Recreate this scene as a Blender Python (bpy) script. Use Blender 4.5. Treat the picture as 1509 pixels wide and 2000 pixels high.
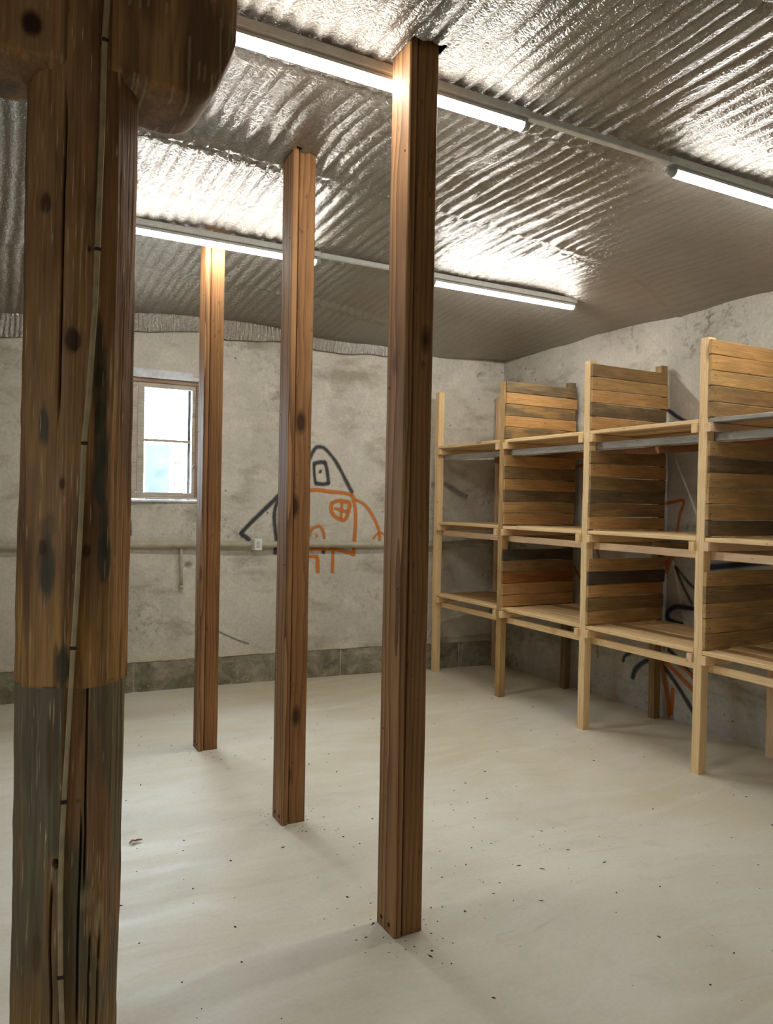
import bpy, bmesh, math, random
import numpy as np
from mathutils import Vector, Matrix

for o in list(bpy.data.objects):
    bpy.data.objects.remove(o, do_unlink=True)
sc = bpy.context.scene
COL = sc.collection

# ------------------------------------------------------------------ camera
F_PX, IMG_W = 1500.0, 1509.0
yaw, pitch, roll = math.radians(28.04), math.radians(-0.76), 0.019
fw = Vector((math.sin(yaw) * math.cos(pitch), math.cos(yaw) * math.cos(pitch), math.sin(pitch)))
rt = Vector((math.cos(yaw), -math.sin(yaw), 0.0))
up = rt.cross(fw)
cr, sr = math.cos(roll), math.sin(roll)
Rv, Uv = cr * rt + sr * up, -sr * rt + cr * up
cam_d = bpy.data.cameras.new('camera')
cam_d.sensor_fit = 'HORIZONTAL'
cam_d.sensor_width = 36.0
cam_d.lens = F_PX / IMG_W * 36.0
cam_d.clip_start = 0.05
cam = bpy.data.objects.new('camera', cam_d)
COL.objects.link(cam)
M = Matrix(((Rv.x, Uv.x, -fw.x), (Rv.y, Uv.y, -fw.y), (Rv.z, Uv.z, -fw.z))).to_4x4()
M.translation = (0, 0, 1.5)
cam.matrix_world = M
sc.camera = cam

# ------------------------------------------------------------------ world, exposure
TUBE_STRENGTH = 84.0
SKY_STRENGTH = 46.0
w = bpy.data.worlds.new('sky')
sc.world = w
w.use_nodes = True
bg = w.node_tree.nodes['Background']
bg.inputs[0].default_value = (0.84, 0.92, 1.0, 1)
bg.inputs[1].default_value = SKY_STRENGTH
sc.view_settings.view_transform = 'Standard'
sc.view_settings.look = 'None'
sc.view_settings.exposure = 0.0
sc.view_settings.gamma = 1.0
sc.view_settings.use_curve_mapping = False
sc.cycles.max_bounces = 7
sc.cycles.diffuse_bounces = 4
sc.cycles.glossy_bounces = 3
sc.cycles.transparent_max_bounces = 12
sc.cycles.sample_clamp_indirect = 6.0
sc.cycles.caustics_reflective = True
sc.cycles.use_denoising = True
sc.cycles.use_light_tree = False
sc.cycles.use_adaptive_sampling = True
sc.cycles.adaptive_threshold = 0.06

# ------------------------------------------------------------------ helpers
random.seed(7)
RNG = np.random.default_rng(11)


def lin(r, g, b):
    def f(c):
        c /= 255.0
        return c / 12.92 if c <= 0.04045 else ((c + 0.055) / 1.055) ** 2.4
    return (f(r), f(g), f(b), 1.0)


_LAT = RNG.random((256, 256))


def vnoise(x, y):
    x = np.asarray(x, float); y = np.asarray(y, float)
    xi = np.floor(x).astype(int); yi = np.floor(y).astype(int)
    xf = x - xi; yf = y - yi
    u = xf * xf * xf * (xf * (xf * 6 - 15) + 10); v = yf * yf * yf * (yf * (yf * 6 - 15) + 10)
    a = _LAT[xi & 255, yi & 255]; b = _LAT[(xi + 1) & 255, yi & 255]
    c = _LAT[xi & 255, (yi + 1) & 255]; d = _LAT[(xi + 1) & 255, (yi + 1) & 255]
    return (a * (1 - u) + b * u) * (1 - v) + (c * (1 - u) + d * u) * v


def fbm(x, y, n=4):
    s = 0; a = 0.5; t = 0
    for i in range(n):
        s = s + a * vnoise(x * 2 ** i + 17.3 * i, y * 2 ** i + 5.1 * i); t += a; a *= 0.5
    return s / t


def sstep(a, b, x):
    t = np.clip((x - a) / (b - a), 0, 1)
    return t * t * (3 - 2 * t)


def link(o, parent=None):
    COL.objects.link(o)
    if parent is not None:
        o.parent = parent
    return o


def tag(o, label=None, cat=None, group=None, kind=None):
    if label: o['label'] = label
    if cat: o['category'] = cat
    if group: o['group'] = group
    if kind: o['kind'] = kind
    return o


def empty(name, loc=(0, 0, 0), rot=(0, 0, 0)):
    o = bpy.data.objects.new(name, None)
    o.empty_display_size = 0.1
    o.location = loc; o.rotation_euler = rot
    return link(o)


def mesh_obj(name, verts, faces, mat, parent=None, smooth=False, loc=None, rot=None):
    me = bpy.data.meshes.new(name)
    if isinstance(verts, np.ndarray): verts = verts.tolist()
    if isinstance(faces, np.ndarray): faces = faces.tolist()
    me.from_pydata(verts, [], faces)
    me.update()
    if smooth:
        me.polygons.foreach_set('use_smooth', np.ones(len(me.polygons), bool))
    me.materials.append(mat)
    o = bpy.data.objects.new(name, me)
    if loc is not None: o.location = loc
    if rot is not None: o.rotation_euler = rot
    return link(o, parent)


def grid_faces(nu, nv, keep=None):
    i = np.arange(nu - 1)[:, None] * nv; j = np.arange(nv - 1)[None, :]
    a = i + j
    f = np.stack([a, a + nv, a + nv + 1, a + 1], -1)
    if keep is not None:
        return f[keep]
    return f.reshape(-1, 4)


def bm_obj(name, bm, mat, parent=None, smooth=False, loc=None, rot=None):
    me = bpy.data.meshes.new(name)
    bmesh.ops.recalc_face_normals(bm, faces=bm.faces[:])
    bm.to_mesh(me); bm.free()
    if smooth:
        me.polygons.foreach_set('use_smooth', np.ones(len(me.polygons), bool))
    me.materials.append(mat)
    o = bpy.data.objects.new(name, me)
    if loc is not None: o.location = loc
    if rot is not None: o.rotation_euler = rot
    return link(o, parent)


def stick(L, W, T, n=2, wob=0.0, jit=0.0, ch=0.003, rnd=random):
    """chamfered bar along local X from 0 to L, width W on Y, thickness T on Z, centred, slightly bowed"""
    vs, fs = [], []
    hw, ht = W / 2, T / 2
    prof = [(-hw + ch, -ht), (hw - ch, -ht), (hw, -ht + ch), (hw, ht - ch), (hw - ch, ht), (-hw + ch, ht), (-hw, ht - ch), (-hw, -ht + ch)]
    for i in range(n + 1):
        dy = rnd.uniform(-wob, wob); dz = rnd.uniform(-wob, wob) * 0.5
        sy = 1 + rnd.uniform(-jit, jit)
        x = L * i / n
        for (y, z) in prof:
            vs.append((x, y * sy + dy, z + dz))
    for i in range(n):
        for k in range(8):
            a = i * 8 + k; b = i * 8 + (k + 1) % 8
            fs.append((a, a + 8, b + 8, b))
    fs.append(tuple(range(8)))
    fs.append(tuple(reversed(range(n * 8, n * 8 + 8))))
    # orient outward
    fs = [tuple(reversed(f)) for f in fs]
    return vs, fs


def box_bm(bm, x0, x1, y0, y1, z0, z1, bev=0.0):
    r = bmesh.ops.create_cube(bm, size=1.0)
    for v in r['verts']:
        v.co = Vector(((x0 + x1) / 2 + v.co.x * (x1 - x0), (y0 + y1) / 2 + v.co.y * (y1 - y0), (z0 + z1) / 2 + v.co.z * (z1 - z0)))
    if bev > 0:
        es = list({e for v in r['verts'] for e in v.link_edges})
        bmesh.ops.bevel(bm, geom=es, offset=bev, segments=1, affect='EDGES', profile=0.5)


def box_obj(name, x0, x1, y0, y1, z0, z1, mat, parent=None, bev=0.002):
    bm = bmesh.new(); box_bm(bm, x0, x1, y0, y1, z0, z1, bev)
    return bm_obj(name, bm, mat, parent)


def tube_geo(pts, r, n=12, cap=True):
    pts = [Vector(p) for p in pts]
    vs, fs = [], []
    for i, p in enumerate(pts):
        d = (pts[min(i + 1, len(pts) - 1)] - pts[max(i - 1, 0)]).normalized()
        a = Vector((0, 0, 1)) if abs(d.z) < 0.9 else Vector((0, 1, 0))
        u = d.cross(a).normalized(); v = u.cross(d).normalized()
        rr = r[i] if isinstance(r, (list, tuple)) else r
        for k in range(n):
            t = 2 * math.pi * k / n
            vs.append(tuple(p + rr * (math.cos(t) * u + math.sin(t) * v)))
    for i in range(len(pts) - 1):
        for k in range(n):
            a = i * n + k; b = i * n + (k + 1) % n
            fs.append((a, b, b + n, a + n))
    if cap:
        fs.append(tuple(range(n))[::-1])
        fs.append(tuple(range((len(pts) - 1) * n, len(pts) * n)))
    return vs, fs


# ------------------------------------------------------------------ materials
class NT:
    def __init__(s, name):
        s.m = bpy.data.materials.new(name); s.m.use_nodes = True
        s.t = s.m.node_tree; s.t.nodes.clear()
        s.out = s.n('ShaderNodeOutputMaterial')

    def n(s, typ, **kw):
        nd = s.t.nodes.new(typ)
        for k, v in kw.items():
            setattr(nd, k, v)
        return nd

    def val(s, sock, v):
        if isinstance(v, bpy.types.NodeSocket):
            s.t.links.new(v, sock)
        else:
            sock.default_value = v

    def math(s, op, a, b=0.0, c=None, clamp=False):
        nd = s.n('ShaderNodeMath', operation=op, use_clamp=clamp)
        s.val(nd.inputs[0], a); s.val(nd.inputs[1], b)
        if c is not None: s.val(nd.inputs[2], c)
        return nd.outputs[0]

    def vmath(s, op, a, b=(0, 0, 0)):
        nd = s.n('ShaderNodeVectorMath', operation=op)
        s.val(nd.inputs[0], a); s.val(nd.inputs[1], b)
        return nd.outputs[0]

    def scalev(s, a, k):
        nd = s.n('ShaderNodeVectorMath', operation='SCALE')
        s.val(nd.inputs[0], a); s.val(nd.inputs[3], k)
        return nd.outputs[0]

    def noise(s, vec, scale=1.0, detail=3.0, rough=0.5, dist=0.0, color=False):
        nd = s.n('ShaderNodeTexNoise')
        s.val(nd.inputs['Vector'], vec)
        nd.inputs['Scale'].default_value = scale; nd.inputs['Detail'].default_value = detail
        nd.inputs['Roughness'].default_value = rough; nd.inputs['Distortion'].default_value = dist
        return nd.outputs['Color' if color else 'Fac']

    def voro(s, vec, scale=1.0, feature='F1'):
        nd = s.n('ShaderNodeTexVoronoi', feature=feature)
        s.val(nd.inputs['Vector'], vec); nd.inputs['Scale'].default_value = scale
        return nd.outputs['Distance']

    def ramp(s, fac, stops):
        nd = s.n('ShaderNodeValToRGB')
        s.val(nd.inputs[0], fac)
        e = nd.color_ramp.elements
        while len(e) < len(stops): e.new(0.5)
        for i, (p, c) in enumerate(stops):
            e[i].position = p
            e[i].color = c if len(c) == 4 else (*c, 1)
        return nd.outputs[0]

    def rng(s, v, a, b, c=0.0, d=1.0):
        nd = s.n('ShaderNodeMapRange')
        s.val(nd.inputs[0], v)
        for i, q in enumerate((a, b, c, d)): s.val(nd.inputs[i + 1], q)
        return nd.outputs[0]

    def mix(s, fac, a, b, mode='MIX'):
        nd = s.n('ShaderNodeMix', data_type='RGBA', blend_type=mode)
        s.val(nd.inputs[0], fac); s.val(nd.inputs[6], a); s.val(nd.inputs[7], b)
        return nd.outputs[2]

    def bump(s, h, strength=0.3, dist=0.01):
        nd = s.n('ShaderNodeBump')
        nd.inputs['Strength'].default_value = strength; nd.inputs['Distance'].default_value = dist
        s.val(nd.inputs['Height'], h)
        return nd.outputs[0]

    def obj(s):
        return s.n('ShaderNodeTexCoord').outputs['Object']

    def principled(s, color, rough=0.6, metal=0.0, normal=None, spec=0.5):
        p = s.n('ShaderNodeBsdfPrincipled')
        s.val(p.inputs['Base Color'], color); s.val(p.inputs['Roughness'], rough); s.val(p.inputs['Metallic'], metal)
        s.val(p.inputs['Specular IOR Level'], spec)
        if normal is not None: s.t.links.new(normal, p.inputs['Normal'])
        s.t.links.new(p.outputs[0], s.out.inputs[0])
        return p


def grey(v):
    return (v, v, v, 1)


def mat_plain(name, col, rough=0.5, metal=0.0, spec=0.5, nscale=30.0, var=0.12):
    n = NT(name)
    f = n.noise(n.obj(), nscale, 4)
    c = n.mix(1.0, col, n.ramp(f, [(0.3, grey(1 - var)), (0.7, grey(1 + var * 0.3))]), 'MULTIPLY')
    n.principled(c, rough, metal, n.bump(f, 0.1, 0.002), spec)
    return n.m


def mat_wood(name, light, dark, stain=None, stain_amt=0.0, ring=55.0, ringamt=0.55, knots=0.5, rough=0.6, grain=0.3, pith=0.10):
    n = NT(name)
    oc = n.obj()
    rnd = n.n('ShaderNodeObjectInfo').outputs['Random']
    off = n.n('ShaderNodeCombineXYZ')
    n.val(off.inputs[0], n.math('MULTIPLY', rnd, 37.0))
    n.val(off.inputs[1], n.math('MULTIPLY', n.math('SUBTRACT', n.math('FRACT', n.math('MULTIPLY', rnd, 7.31)), 0.5), pith))
    n.val(off.inputs[2], n.math('ADD', n.math('MULTIPLY', n.math('FRACT', n.math('MULTIPLY', rnd, 13.7)), pith * 0.6), 0.02))
    v = n.vmath('ADD', oc, off.outputs[0])
    vs = n.vmath('MULTIPLY', v, (1.0, 5.0, 5.0))
    d1 = n.noise(vs, 1.3, 2, 0.5, 0, True)
    dv = n.scalev(n.vmath('SUBTRACT', d1, (0.5, 0.5, 0.5)), 0.05)
    v2 = n.vmath('ADD', n.vmath('MULTIPLY', v, (0.04, 1, 1)), dv)
    # keep the ring axis near the board whatever the x offset
    wv = n.n('ShaderNodeTexWave', wave_type='RINGS', rings_direction='X', wave_profile='SAW')
    n.val(wv.inputs['Vector'], v2)
    wv.inputs['Scale'].default_value = ring; wv.inputs['Distortion'].default_value = 0.6
    wv.inputs['Detail'].default_value = 2.0; wv.inputs['Detail Scale'].default_value = 1.5
    fine = n.noise(n.vmath('MULTIPLY', v, (5, 160, 160)), 1.0, 2, 0.6)
    patch = n.noise(n.vmath('MULTIPLY', v, (2.2, 9, 9)), 1.0, 2, 0.6)
    ringf = n.math('MULTIPLY', n.math('POWER', wv.outputs['Fac'], 1.8), ringamt)
    fac = n.math('ADD', ringf, n.math('MULTIPLY', n.math('SUBTRACT', patch, 0.45), 0.9), clamp=True)
    col = n.mix(fac, light, dark)
    col = n.mix(1.0, col, n.ramp(fine, [(0.25, grey(1 - grain)), (0.65, grey(1.08))]), 'MULTIPLY')
    if stain is not None:
        sp = n.noise(n.vmath('MULTIPLY', v, (3.5, 14, 14)), 1.0, 3, 0.65)
        col = n.mix(n.math('MULTIPLY', n.rng(sp, 0.38, 0.62), stain_amt, clamp=True), col, stain)
    # knots
    kd = n.voro(n.vmath('MULTIPLY', v, (2.2, 5.0, 5.0)), 1.0)
    kd2 = n.math('ADD', kd, n.math('MULTIPLY', n.math('SUBTRACT', patch, 0.5), 0.08))
    km = n.math('MULTIPLY', n.rng(kd2, 0.15, 0.07), knots, clamp=True)
    col = n.mix(km, col, (dark[0] * 0.28, dark[1] * 0.2, dark[2] * 0.2, 1))
    nick = n.rng(n.noise(n.vmath('MULTIPLY', v, (18, 60, 60)), 1.0, 1), 0.72, 0.78)
    col = n.mix(n.math('MULTIPLY', nick, 0.5), col, (dark[0] * 0.3, dark[1] * 0.3, dark[2] * 0.3, 1))
    n.principled(col, rough, 0, n.bump(fine, 0.3, 0.002), 0.3)
    return n.m


M_POST = mat_wood('varnished_pine', lin(154, 110, 66), lin(102, 66, 37), ring=20, ringamt=0.6, knots=0.9, rough=0.66, pith=0.2, grain=0.25)
M_POST2 = mat_wood('varnished_pine_board', lin(172, 128, 84), lin(112, 75, 45), ring=16, ringamt=1.0, knots=0.8, rough=0.66, pith=0.10, grain=0.2)
M_PINE = mat_wood('raw_pine', lin(234, 202, 152), lin(198, 156, 104), ring=48, ringamt=0.5, knots=0.55, rough=0.65, grain=0.15)
M_PINE2 = mat_wood('raw_pine_pink', lin(234, 202, 162), lin(200, 158, 118), stain=lin(168, 130, 100), stain_amt=0.3, ring=40, knots=0.6, rough=0.65, grain=0.15)
M_GREYRAIL = mat_wood('weathered_grey_rail', lin(172, 166, 156), lin(124, 116, 104), stain=lin(92, 84, 74), stain_amt=0.4, ring=50, knots=0.4, rough=0.75, grain=0.25)
PLK = {
    'O': mat_wood('plank_orange_tan', lin(204, 160, 102), lin(166, 120, 72), stain=lin(132, 104, 68), stain_amt=0.4, knots=0.6),
    'T': mat_wood('plank_tan', lin(198, 160, 104), lin(158, 122, 76), stain=lin(122, 100, 68), stain_amt=0.45, knots=0.5),
    'B': mat_wood('plank_brown', lin(166, 132, 86), lin(126, 98, 62), stain=lin(98, 84, 60), stain_amt=0.55, knots=0.6),
    'G': mat_wood('plank_grey', lin(138, 116, 82), lin(104, 86, 60), stain=lin(82, 72, 56), stain_amt=0.65, knots=0.6),
    'D': mat_wood('plank_dark', lin(96, 85, 70), lin(68, 60, 50), stain=lin(52, 49, 47), stain_amt=0.6, knots=0.5),
    'R': mat_wood('plank_red_orange', lin(170, 112, 58), lin(126, 72, 36), stain=lin(92, 64, 42), stain_amt=0.45, knots=0.6),
    'M': mat_wood('plank_mottled', lin(172, 138, 88), lin(132, 102, 64), stain=lin(92, 84, 66), stain_amt=0.8, knots=0.5),
}


def mat_plaster(name, base, dark, stain_low=0.35):
    n = NT(name)
    o = n.obj()
    big = n.noise(o, 0.9, 3, 0.6, 0.3)
    mid = n.noise(o, 4.5, 5, 0.62, 0.5)
    fine = n.noise(o, 45, 2, 0.6)
    horiz = n.noise(n.vmath('MULTIPLY', o, (1.2, 1.2, 2.6)), 1.6, 4, 0.62, 0.2)
    c = n.mix(n.rng(big, 0.3, 0.72), base, (base[0] * 0.80, base[1] * 0.80, base[2] * 0.78, 1))
    c = n.mix(n.math('MULTIPLY', n.rng(mid, 0.48, 0.72), 0.6), c, (base[0] * 1.18, base[1] * 1.18, base[2] * 1.16, 1))
    c = n.mix(n.math('MULTIPLY', n.rng(horiz, 0.54, 0.70), 0.85), c, dark)
    sc2 = n.math('MULTIPLY', n.rng(n.noise(o, 1.7, 2, 0.5), 0.52, 0.68), n.rng(n.noise(o, 22, 3, 0.7), 0.5, 0.66))
    c = n.mix(n.math('MULTIPLY', sc2, stain_low * 1.6), c, (dark[0] * 0.5, dark[1] * 0.5, dark[2] * 0.5, 1))
    pit = n.rng(n.voro(o, 9.0), 0.085, 0.05)
    pitm = n.math('MULTIPLY', pit, n.rng(n.noise(o, 3.1, 2), 0.5, 0.56))
    c = n.mix(n.math('MULTIPLY', pitm, 0.75, clamp=True), c, (dark[0] * 0.3, dark[1] * 0.3, dark[2] * 0.3, 1))
    c = n.mix(1.0, c, n.ramp(fine, [(0.25, grey(0.88)), (0.7, grey(1.05))]), 'MULTIPLY')
    h = n.math('ADD', n.math('MULTIPLY', mid, 0.7), n.math('MULTIPLY', fine, 0.35))
    n.principled(c, 0.9, 0, n.bump(h, 0.6, 0.012), 0.2)
    return n.m


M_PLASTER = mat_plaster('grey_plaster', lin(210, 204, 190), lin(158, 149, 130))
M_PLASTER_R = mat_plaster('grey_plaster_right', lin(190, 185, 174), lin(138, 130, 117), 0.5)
M_MORTAR = mat_plaster('pale_mortar', lin(196, 187, 166), lin(140, 130, 110))


def mat_block():
    n = NT('exposed_aggregate_block')
    o = n.obj()
    a = n.noise(o, 7, 6, 0.7, 0.3)
    v = n.voro(o, 34)
    v2 = n.voro(o, 75)
    c = n.ramp(a, [(0.3, lin(98, 94, 78)), (0.5, lin(138, 132, 112)), (0.7, lin(176, 168, 146))])
    m = n.math('MULTIPLY', n.rng(v, 0.24, 0.14), n.rng(n.noise(o, 6, 3), 0.54, 0.62))
    c = n.mix(n.math('MULTIPLY', m, 0.8, clamp=True), c, lin(222, 212, 190))
    c = n.mix(n.math('MULTIPLY', n.rng(v2, 0.2, 0.1), 0.6, clamp=True), c, lin(50, 46, 38))
    h = n.math('ADD', a, n.math('MULTIPLY', m, 0.4))
    n.principled(c, 0.92, 0, n.bump(h, 0.9, 0.02), 0.2)
    return n.m


M_BLOCK = mat_block()


def mat_floor():
    n = NT('screeded_concrete')
    o = n.obj()
    sw = n.vmath('ADD', n.vmath('MULTIPLY', o, (1.0, 1.0, 1.0)), n.scalev(n.vmath('SUBTRACT', n.noise(o, 0.6, 3, 0.5, 0, True), (0.5, 0.5, 0.5)), 0.7))
    big = n.noise(o, 0.55, 3, 0.6, 0.6)
    rot = n.n('ShaderNodeMapping'); rot.inputs['Rotation'].default_value = (0, 0, 0.5); rot.inputs['Scale'].default_value = (0.7, 3.4, 1)
    n.val(rot.inputs['Vector'], sw)
    smear = n.noise(rot.outputs[0], 1.7, 5, 0.68, 0.3)
    mid = n.noise(o, 6, 4, 0.65, 0.4)
    fine = n.noise(o, 60, 2, 0.6)
    arcs = n.noise(rot.outputs[0], 4.2, 4, 0.6, 1.2)
    c = n.mix(n.rng(big, 0.36, 0.64), lin(220, 215, 200), lin(203, 193, 166))
    c = n.mix(n.math('MULTIPLY', n.rng(smear, 0.5, 0.72), 0.45), c, lin(228, 226, 217))
    c = n.mix(n.math('MULTIPLY', n.rng(smear, 0.44, 0.28), 0.45), c, lin(192, 186, 168))
    c = n.mix(n.math('MULTIPLY', n.rng(mid, 0.56, 0.76), 0.4), c, lin(190, 186, 172))
    c = n.mix(n.math('MULTIPLY', n.rng(arcs, 0.62, 0.74), 0.45), c, lin(186, 183, 174))
    dots = n.math('MULTIPLY', n.rng(n.voro(o, 7), 0.035, 0.02), n.rng(n.noise(o, 2.1, 2), 0.5, 0.55))
    c = n.mix(n.math('MULTIPLY', dots, 0.5, clamp=True), c, lin(120, 112, 98))
    c = n.mix(1.0, c, n.ramp(fine, [(0.25, grey(0.95)), (0.7, grey(1.03))]), 'MULTIPLY')
    h = n.math('ADD', n.math('MULTIPLY', mid, 0.6), n.math('MULTIPLY', fine, 0.05))
    n.principled(c, n.rng(smear, 0.3, 0.7, 0.62, 0.42), 0, n.bump(h, 0.10, 0.006), 0.35)
    return n.m


M_FLOOR = mat_floor()


def mat_foil():
    n = NT('silver_bubble_foil')
    o = n.obj()
    cr = n.noise(n.vmath('MULTIPLY', o, (1.0, 1.5, 1.0)), 70, 2, 0.6, 1.0)
    cr2 = n.noise(n.vmath('MULTIPLY', o, (1.6, 0.5, 1.0)), 26, 3, 0.6, 0.4)
    big = n.noise(o, 0.8, 3, 0.5)
    c = n.mix(n.rng(big, 0.35, 0.7), lin(160, 156, 149), lin(148, 138, 124))
    h = n.math('ADD', n.math('MULTIPLY', cr, 0.42), n.math('MULTIPLY', cr2, 0.5))
    n.principled(c, 0.20, 0.56, n.bump(h, 1.0, 0.016), 0.5)
    return n.m


M_FOIL = mat_foil()


def mat_log():
    n = NT('hewn_log_wood')
    o = n.obj()
    at = n.n('ShaderNodeAttribute', attribute_name='col')
    g = n.noise(n.vmath('MULTIPLY', o, (110, 110, 4)), 1.0, 4, 0.65, 0.3)
    g2 = n.noise(n.vmath('MULTIPLY', o, (28, 28, 2.0)), 1.0, 4, 0.6, 0.4)
    c = n.mix(1.0, at.outputs['Color'], n.ramp(g, [(0.25, grey(0.7)), (0.68, grey(1.2))]), 'MULTIPLY')
    c = n.mix(1.0, c, n.ramp(g2, [(0.3, grey(0.8)), (0.66, grey(1.15))]), 'MULTIPLY')
    h = n.math('ADD', n.math('MULTIPLY', g, 0.4), n.math('MULTIPLY', g2, 0.8))
    n.principled(c, 0.68, 0, n.bump(h, 0.5, 0.008), 0.3)
    return n.m


M_LOG = mat_log()


def mat_spray(name, col):
    """spray paint: opaque pigment whose thin overspray edge lets the plaster show"""
    n = NT(name)
    at = n.n('ShaderNodeAttribute', attribute_name='cover')
    nz = n.noise(n.obj(), 70, 3, 0.7)
    a = n.math('ADD', at.outputs['Fac'], n.math('MULTIPLY', n.math('SUBTRACT', nz, 0.5), 0.55), clamp=True)
    a = n.rng(a, 0.12, 0.85)
    p = n.n('ShaderNodeBsdfPrincipled')
    p.inputs['Base Color'].default_value = col; p.inputs['Roughness'].default_value = 0.8
    n.val(p.inputs['Alpha'], n.math('MULTIPLY', a, 0.85))
    n.t.links.new(p.outputs[0], n.out.inputs[0])
    return n.m


M_SP_BLACK = mat_spray('black_spray_paint', lin(62, 63, 66))
M_SP_ORANGE = mat_spray('orange_spray_paint', lin(214, 122, 34))
M_SP_DORANGE = mat_spray('deep_orange_spray_paint', lin(196, 106, 36))
M_SP_BLUE = mat_spray('dark_blue_spray_paint', lin(38, 40, 62))
M_SP_OLIVE = mat_spray('dark_grey_spray_and_strokes', lin(74, 72, 66))

M_WHITE = mat_plain('white_plastic', lin(228, 228, 222), 0.4)
M_TRUNK = mat_plain('white_painted_trunking', lin(240, 240, 236), 0.5)
M_PIPE = mat_plain('painted_pipe', lin(186, 178, 156), 0.7, nscale=12, var=0.25)
M_HOLDER = mat_plain('clear_grey_holder', lin(190, 192, 188), 0.25)
M_CABLE = mat_plain('grey_flat_cable', lin(186, 164, 124), 0.6, nscale=20, var=0.3)
M_BLACK = mat_plain('black_hole', lin(16, 14, 12), 0.9)
M_RUST = mat_plain('rusty_clip', lin(58, 38, 28), 0.8)
M_DEBRIS = mat_plain('dark_debris', lin(70, 62, 52), 0.9)
M_LEAF = mat_plain('dry_red_leaf', lin(120, 58, 44), 0.8)
M_WINWOOD = mat_wood('old_window_wood', lin(196, 184, 168), lin(154, 136, 118), stain=lin(210, 204, 194), stain_amt=0.5, knots=0.3)
M_WINTOP = mat_wood('window_head_wood', lin(160, 126, 102), lin(118, 86, 68), stain=lin(178, 164, 148), stain_amt=0.4, knots=0.4)
M_BLUISH_WHITE = mat_plain('bluish_white', lin(238, 241, 247), 0.85, nscale=14, var=0.3)  # bluish white tone shared by the lintel bar and the sill edge
M_SHADE = mat_plain('outer_wall', lin(150, 145, 135), 0.9)


def mat_emit(name, col, strength):
    n = NT(name)
    e = n.n('ShaderNodeEmission')
    e.inputs[0].default_value = col; e.inputs[1].default_value = strength
    n.t.links.new(e.outputs[0], n.out.inputs[0])
    return n.m


M_TUBE = mat_emit('fluorescent_tube_glow', (1.0, 0.98, 0.93, 1), TUBE_STRENGTH)


def mat_glass():
    n = NT('dusty_window_glass')
    tr = n.n('ShaderNodeBsdfTransparent'); tr.inputs[0].default_value = (0.93, 0.96, 0.97, 1)
    tl = n.n('ShaderNodeBsdfTranslucent'); tl.inputs[0].default_value = (0.85, 0.88, 0.92, 1)
    gl = n.n('ShaderNodeBsdfGlossy'); gl.inputs['Roughness'].default_value = 0.08
    m1 = n.n('ShaderNodeMixShader'); m2 = n.n('ShaderNodeMixShader')
    dust = n.rng(n.noise(n.obj(), 6, 5, 0.65, 0.5), 0.3, 0.75, 0.0, 0.022)
    n.val(m1.inputs[0], dust)
    n.t.links.new(tr.outputs[0], m1.inputs[1]); n.t.links.new(tl.outputs[0], m1.inputs[2])
    m2.inputs[0].default_value = 0.05
    n.t.links.new(m1.outputs[0], m2.inputs[1]); n.t.links.new(gl.outputs[0], m2.inputs[2])
    n.t.links.new(m2.outputs[0], n.out.inputs[0])
    return n.m


M_GLASS = mat_glass()

# ------------------------------------------------------------------ room shell
XL, XR, YF = -3.0, 4.34, -2.6
ZT = 3.42
WIN = (0.60, 1.565, 1.468, 2.455)      # window opening on the back wall: x0 x1 z0 z1


def yb(x):               # front of the concrete plinth along the back wall (the wall bows a little)
    return 6.105 - 0.01535 * np.asarray(x, float) ** 2


def ywall(x, z):         # plaster face of the back wall
    x = np.asarray(x, float); z = np.asarray(z, float)
    d = (fbm(x * 1.1 + 3, z * 1.1, 3) - 0.5) * 0.045 + (fbm(x * 7, z * 7 + 9, 3) - 0.5) * 0.012
    # smooth near the window
    return yb(x) + 0.05 + d


def dent(x, z, cx, cz, rx, rz, depth):
    q = ((x - cx) / rx) ** 2 + ((z - cz) / rz) ** 2
    return depth * np.clip(1.15 - q, 0, 1)


xs = np.unique(np.concatenate([np.linspace(XL, WIN[0], 190), np.linspace(WIN[0], WIN[1], 60), np.linspace(WIN[1], XR + 0.1, 210)]))
zs = np.unique(np.concatenate([np.linspace(-0.02, WIN[2], 100), np.linspace(WIN[2], WIN[3], 60), np.linspace(WIN[3], ZT, 64)]))
XX, ZZ = np.meshgrid(xs, zs, indexing='ij')
jag = (fbm(XX * 30, ZZ * 30, 2) - 0.5) * 0.6
YY = ywall(XX, ZZ)
YY = YY + dent(XX + jag * 0.02, ZZ + jag * 0.02, 1.483, 0.958, 0.030, 0.032, 0.05)       # knocked-out hole right of the drop pipe
YY = YY + dent(XX + jag * 0.04, ZZ + jag * 0.03, 4.12, 2.672, 0.06, 0.035, 0.06)         # hole in the corner
YY = YY + dent(XX + jag * 0.04, ZZ + jag * 0.02, 4.24, 2.675, 0.09, 0.015, 0.03)
keep = ~((0.5 * (XX[:-1, :-1] + XX[1:, 1:]) > WIN[0]) & (0.5 * (XX[:-1, :-1] + XX[1:, 1:]) < WIN[1]) &
         (0.5 * (ZZ[:-1, :-1] + ZZ[1:, 1:]) > WIN[2]) & (0.5 * (ZZ[:-1, :-1] + ZZ[1:, 1:]) < WIN[3]))
V = np.stack([XX, YY, ZZ], -1).reshape(-1, 3)
fcs = grid_faces(len(xs), len(zs), keep).tolist()
V = V.tolist()
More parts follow.
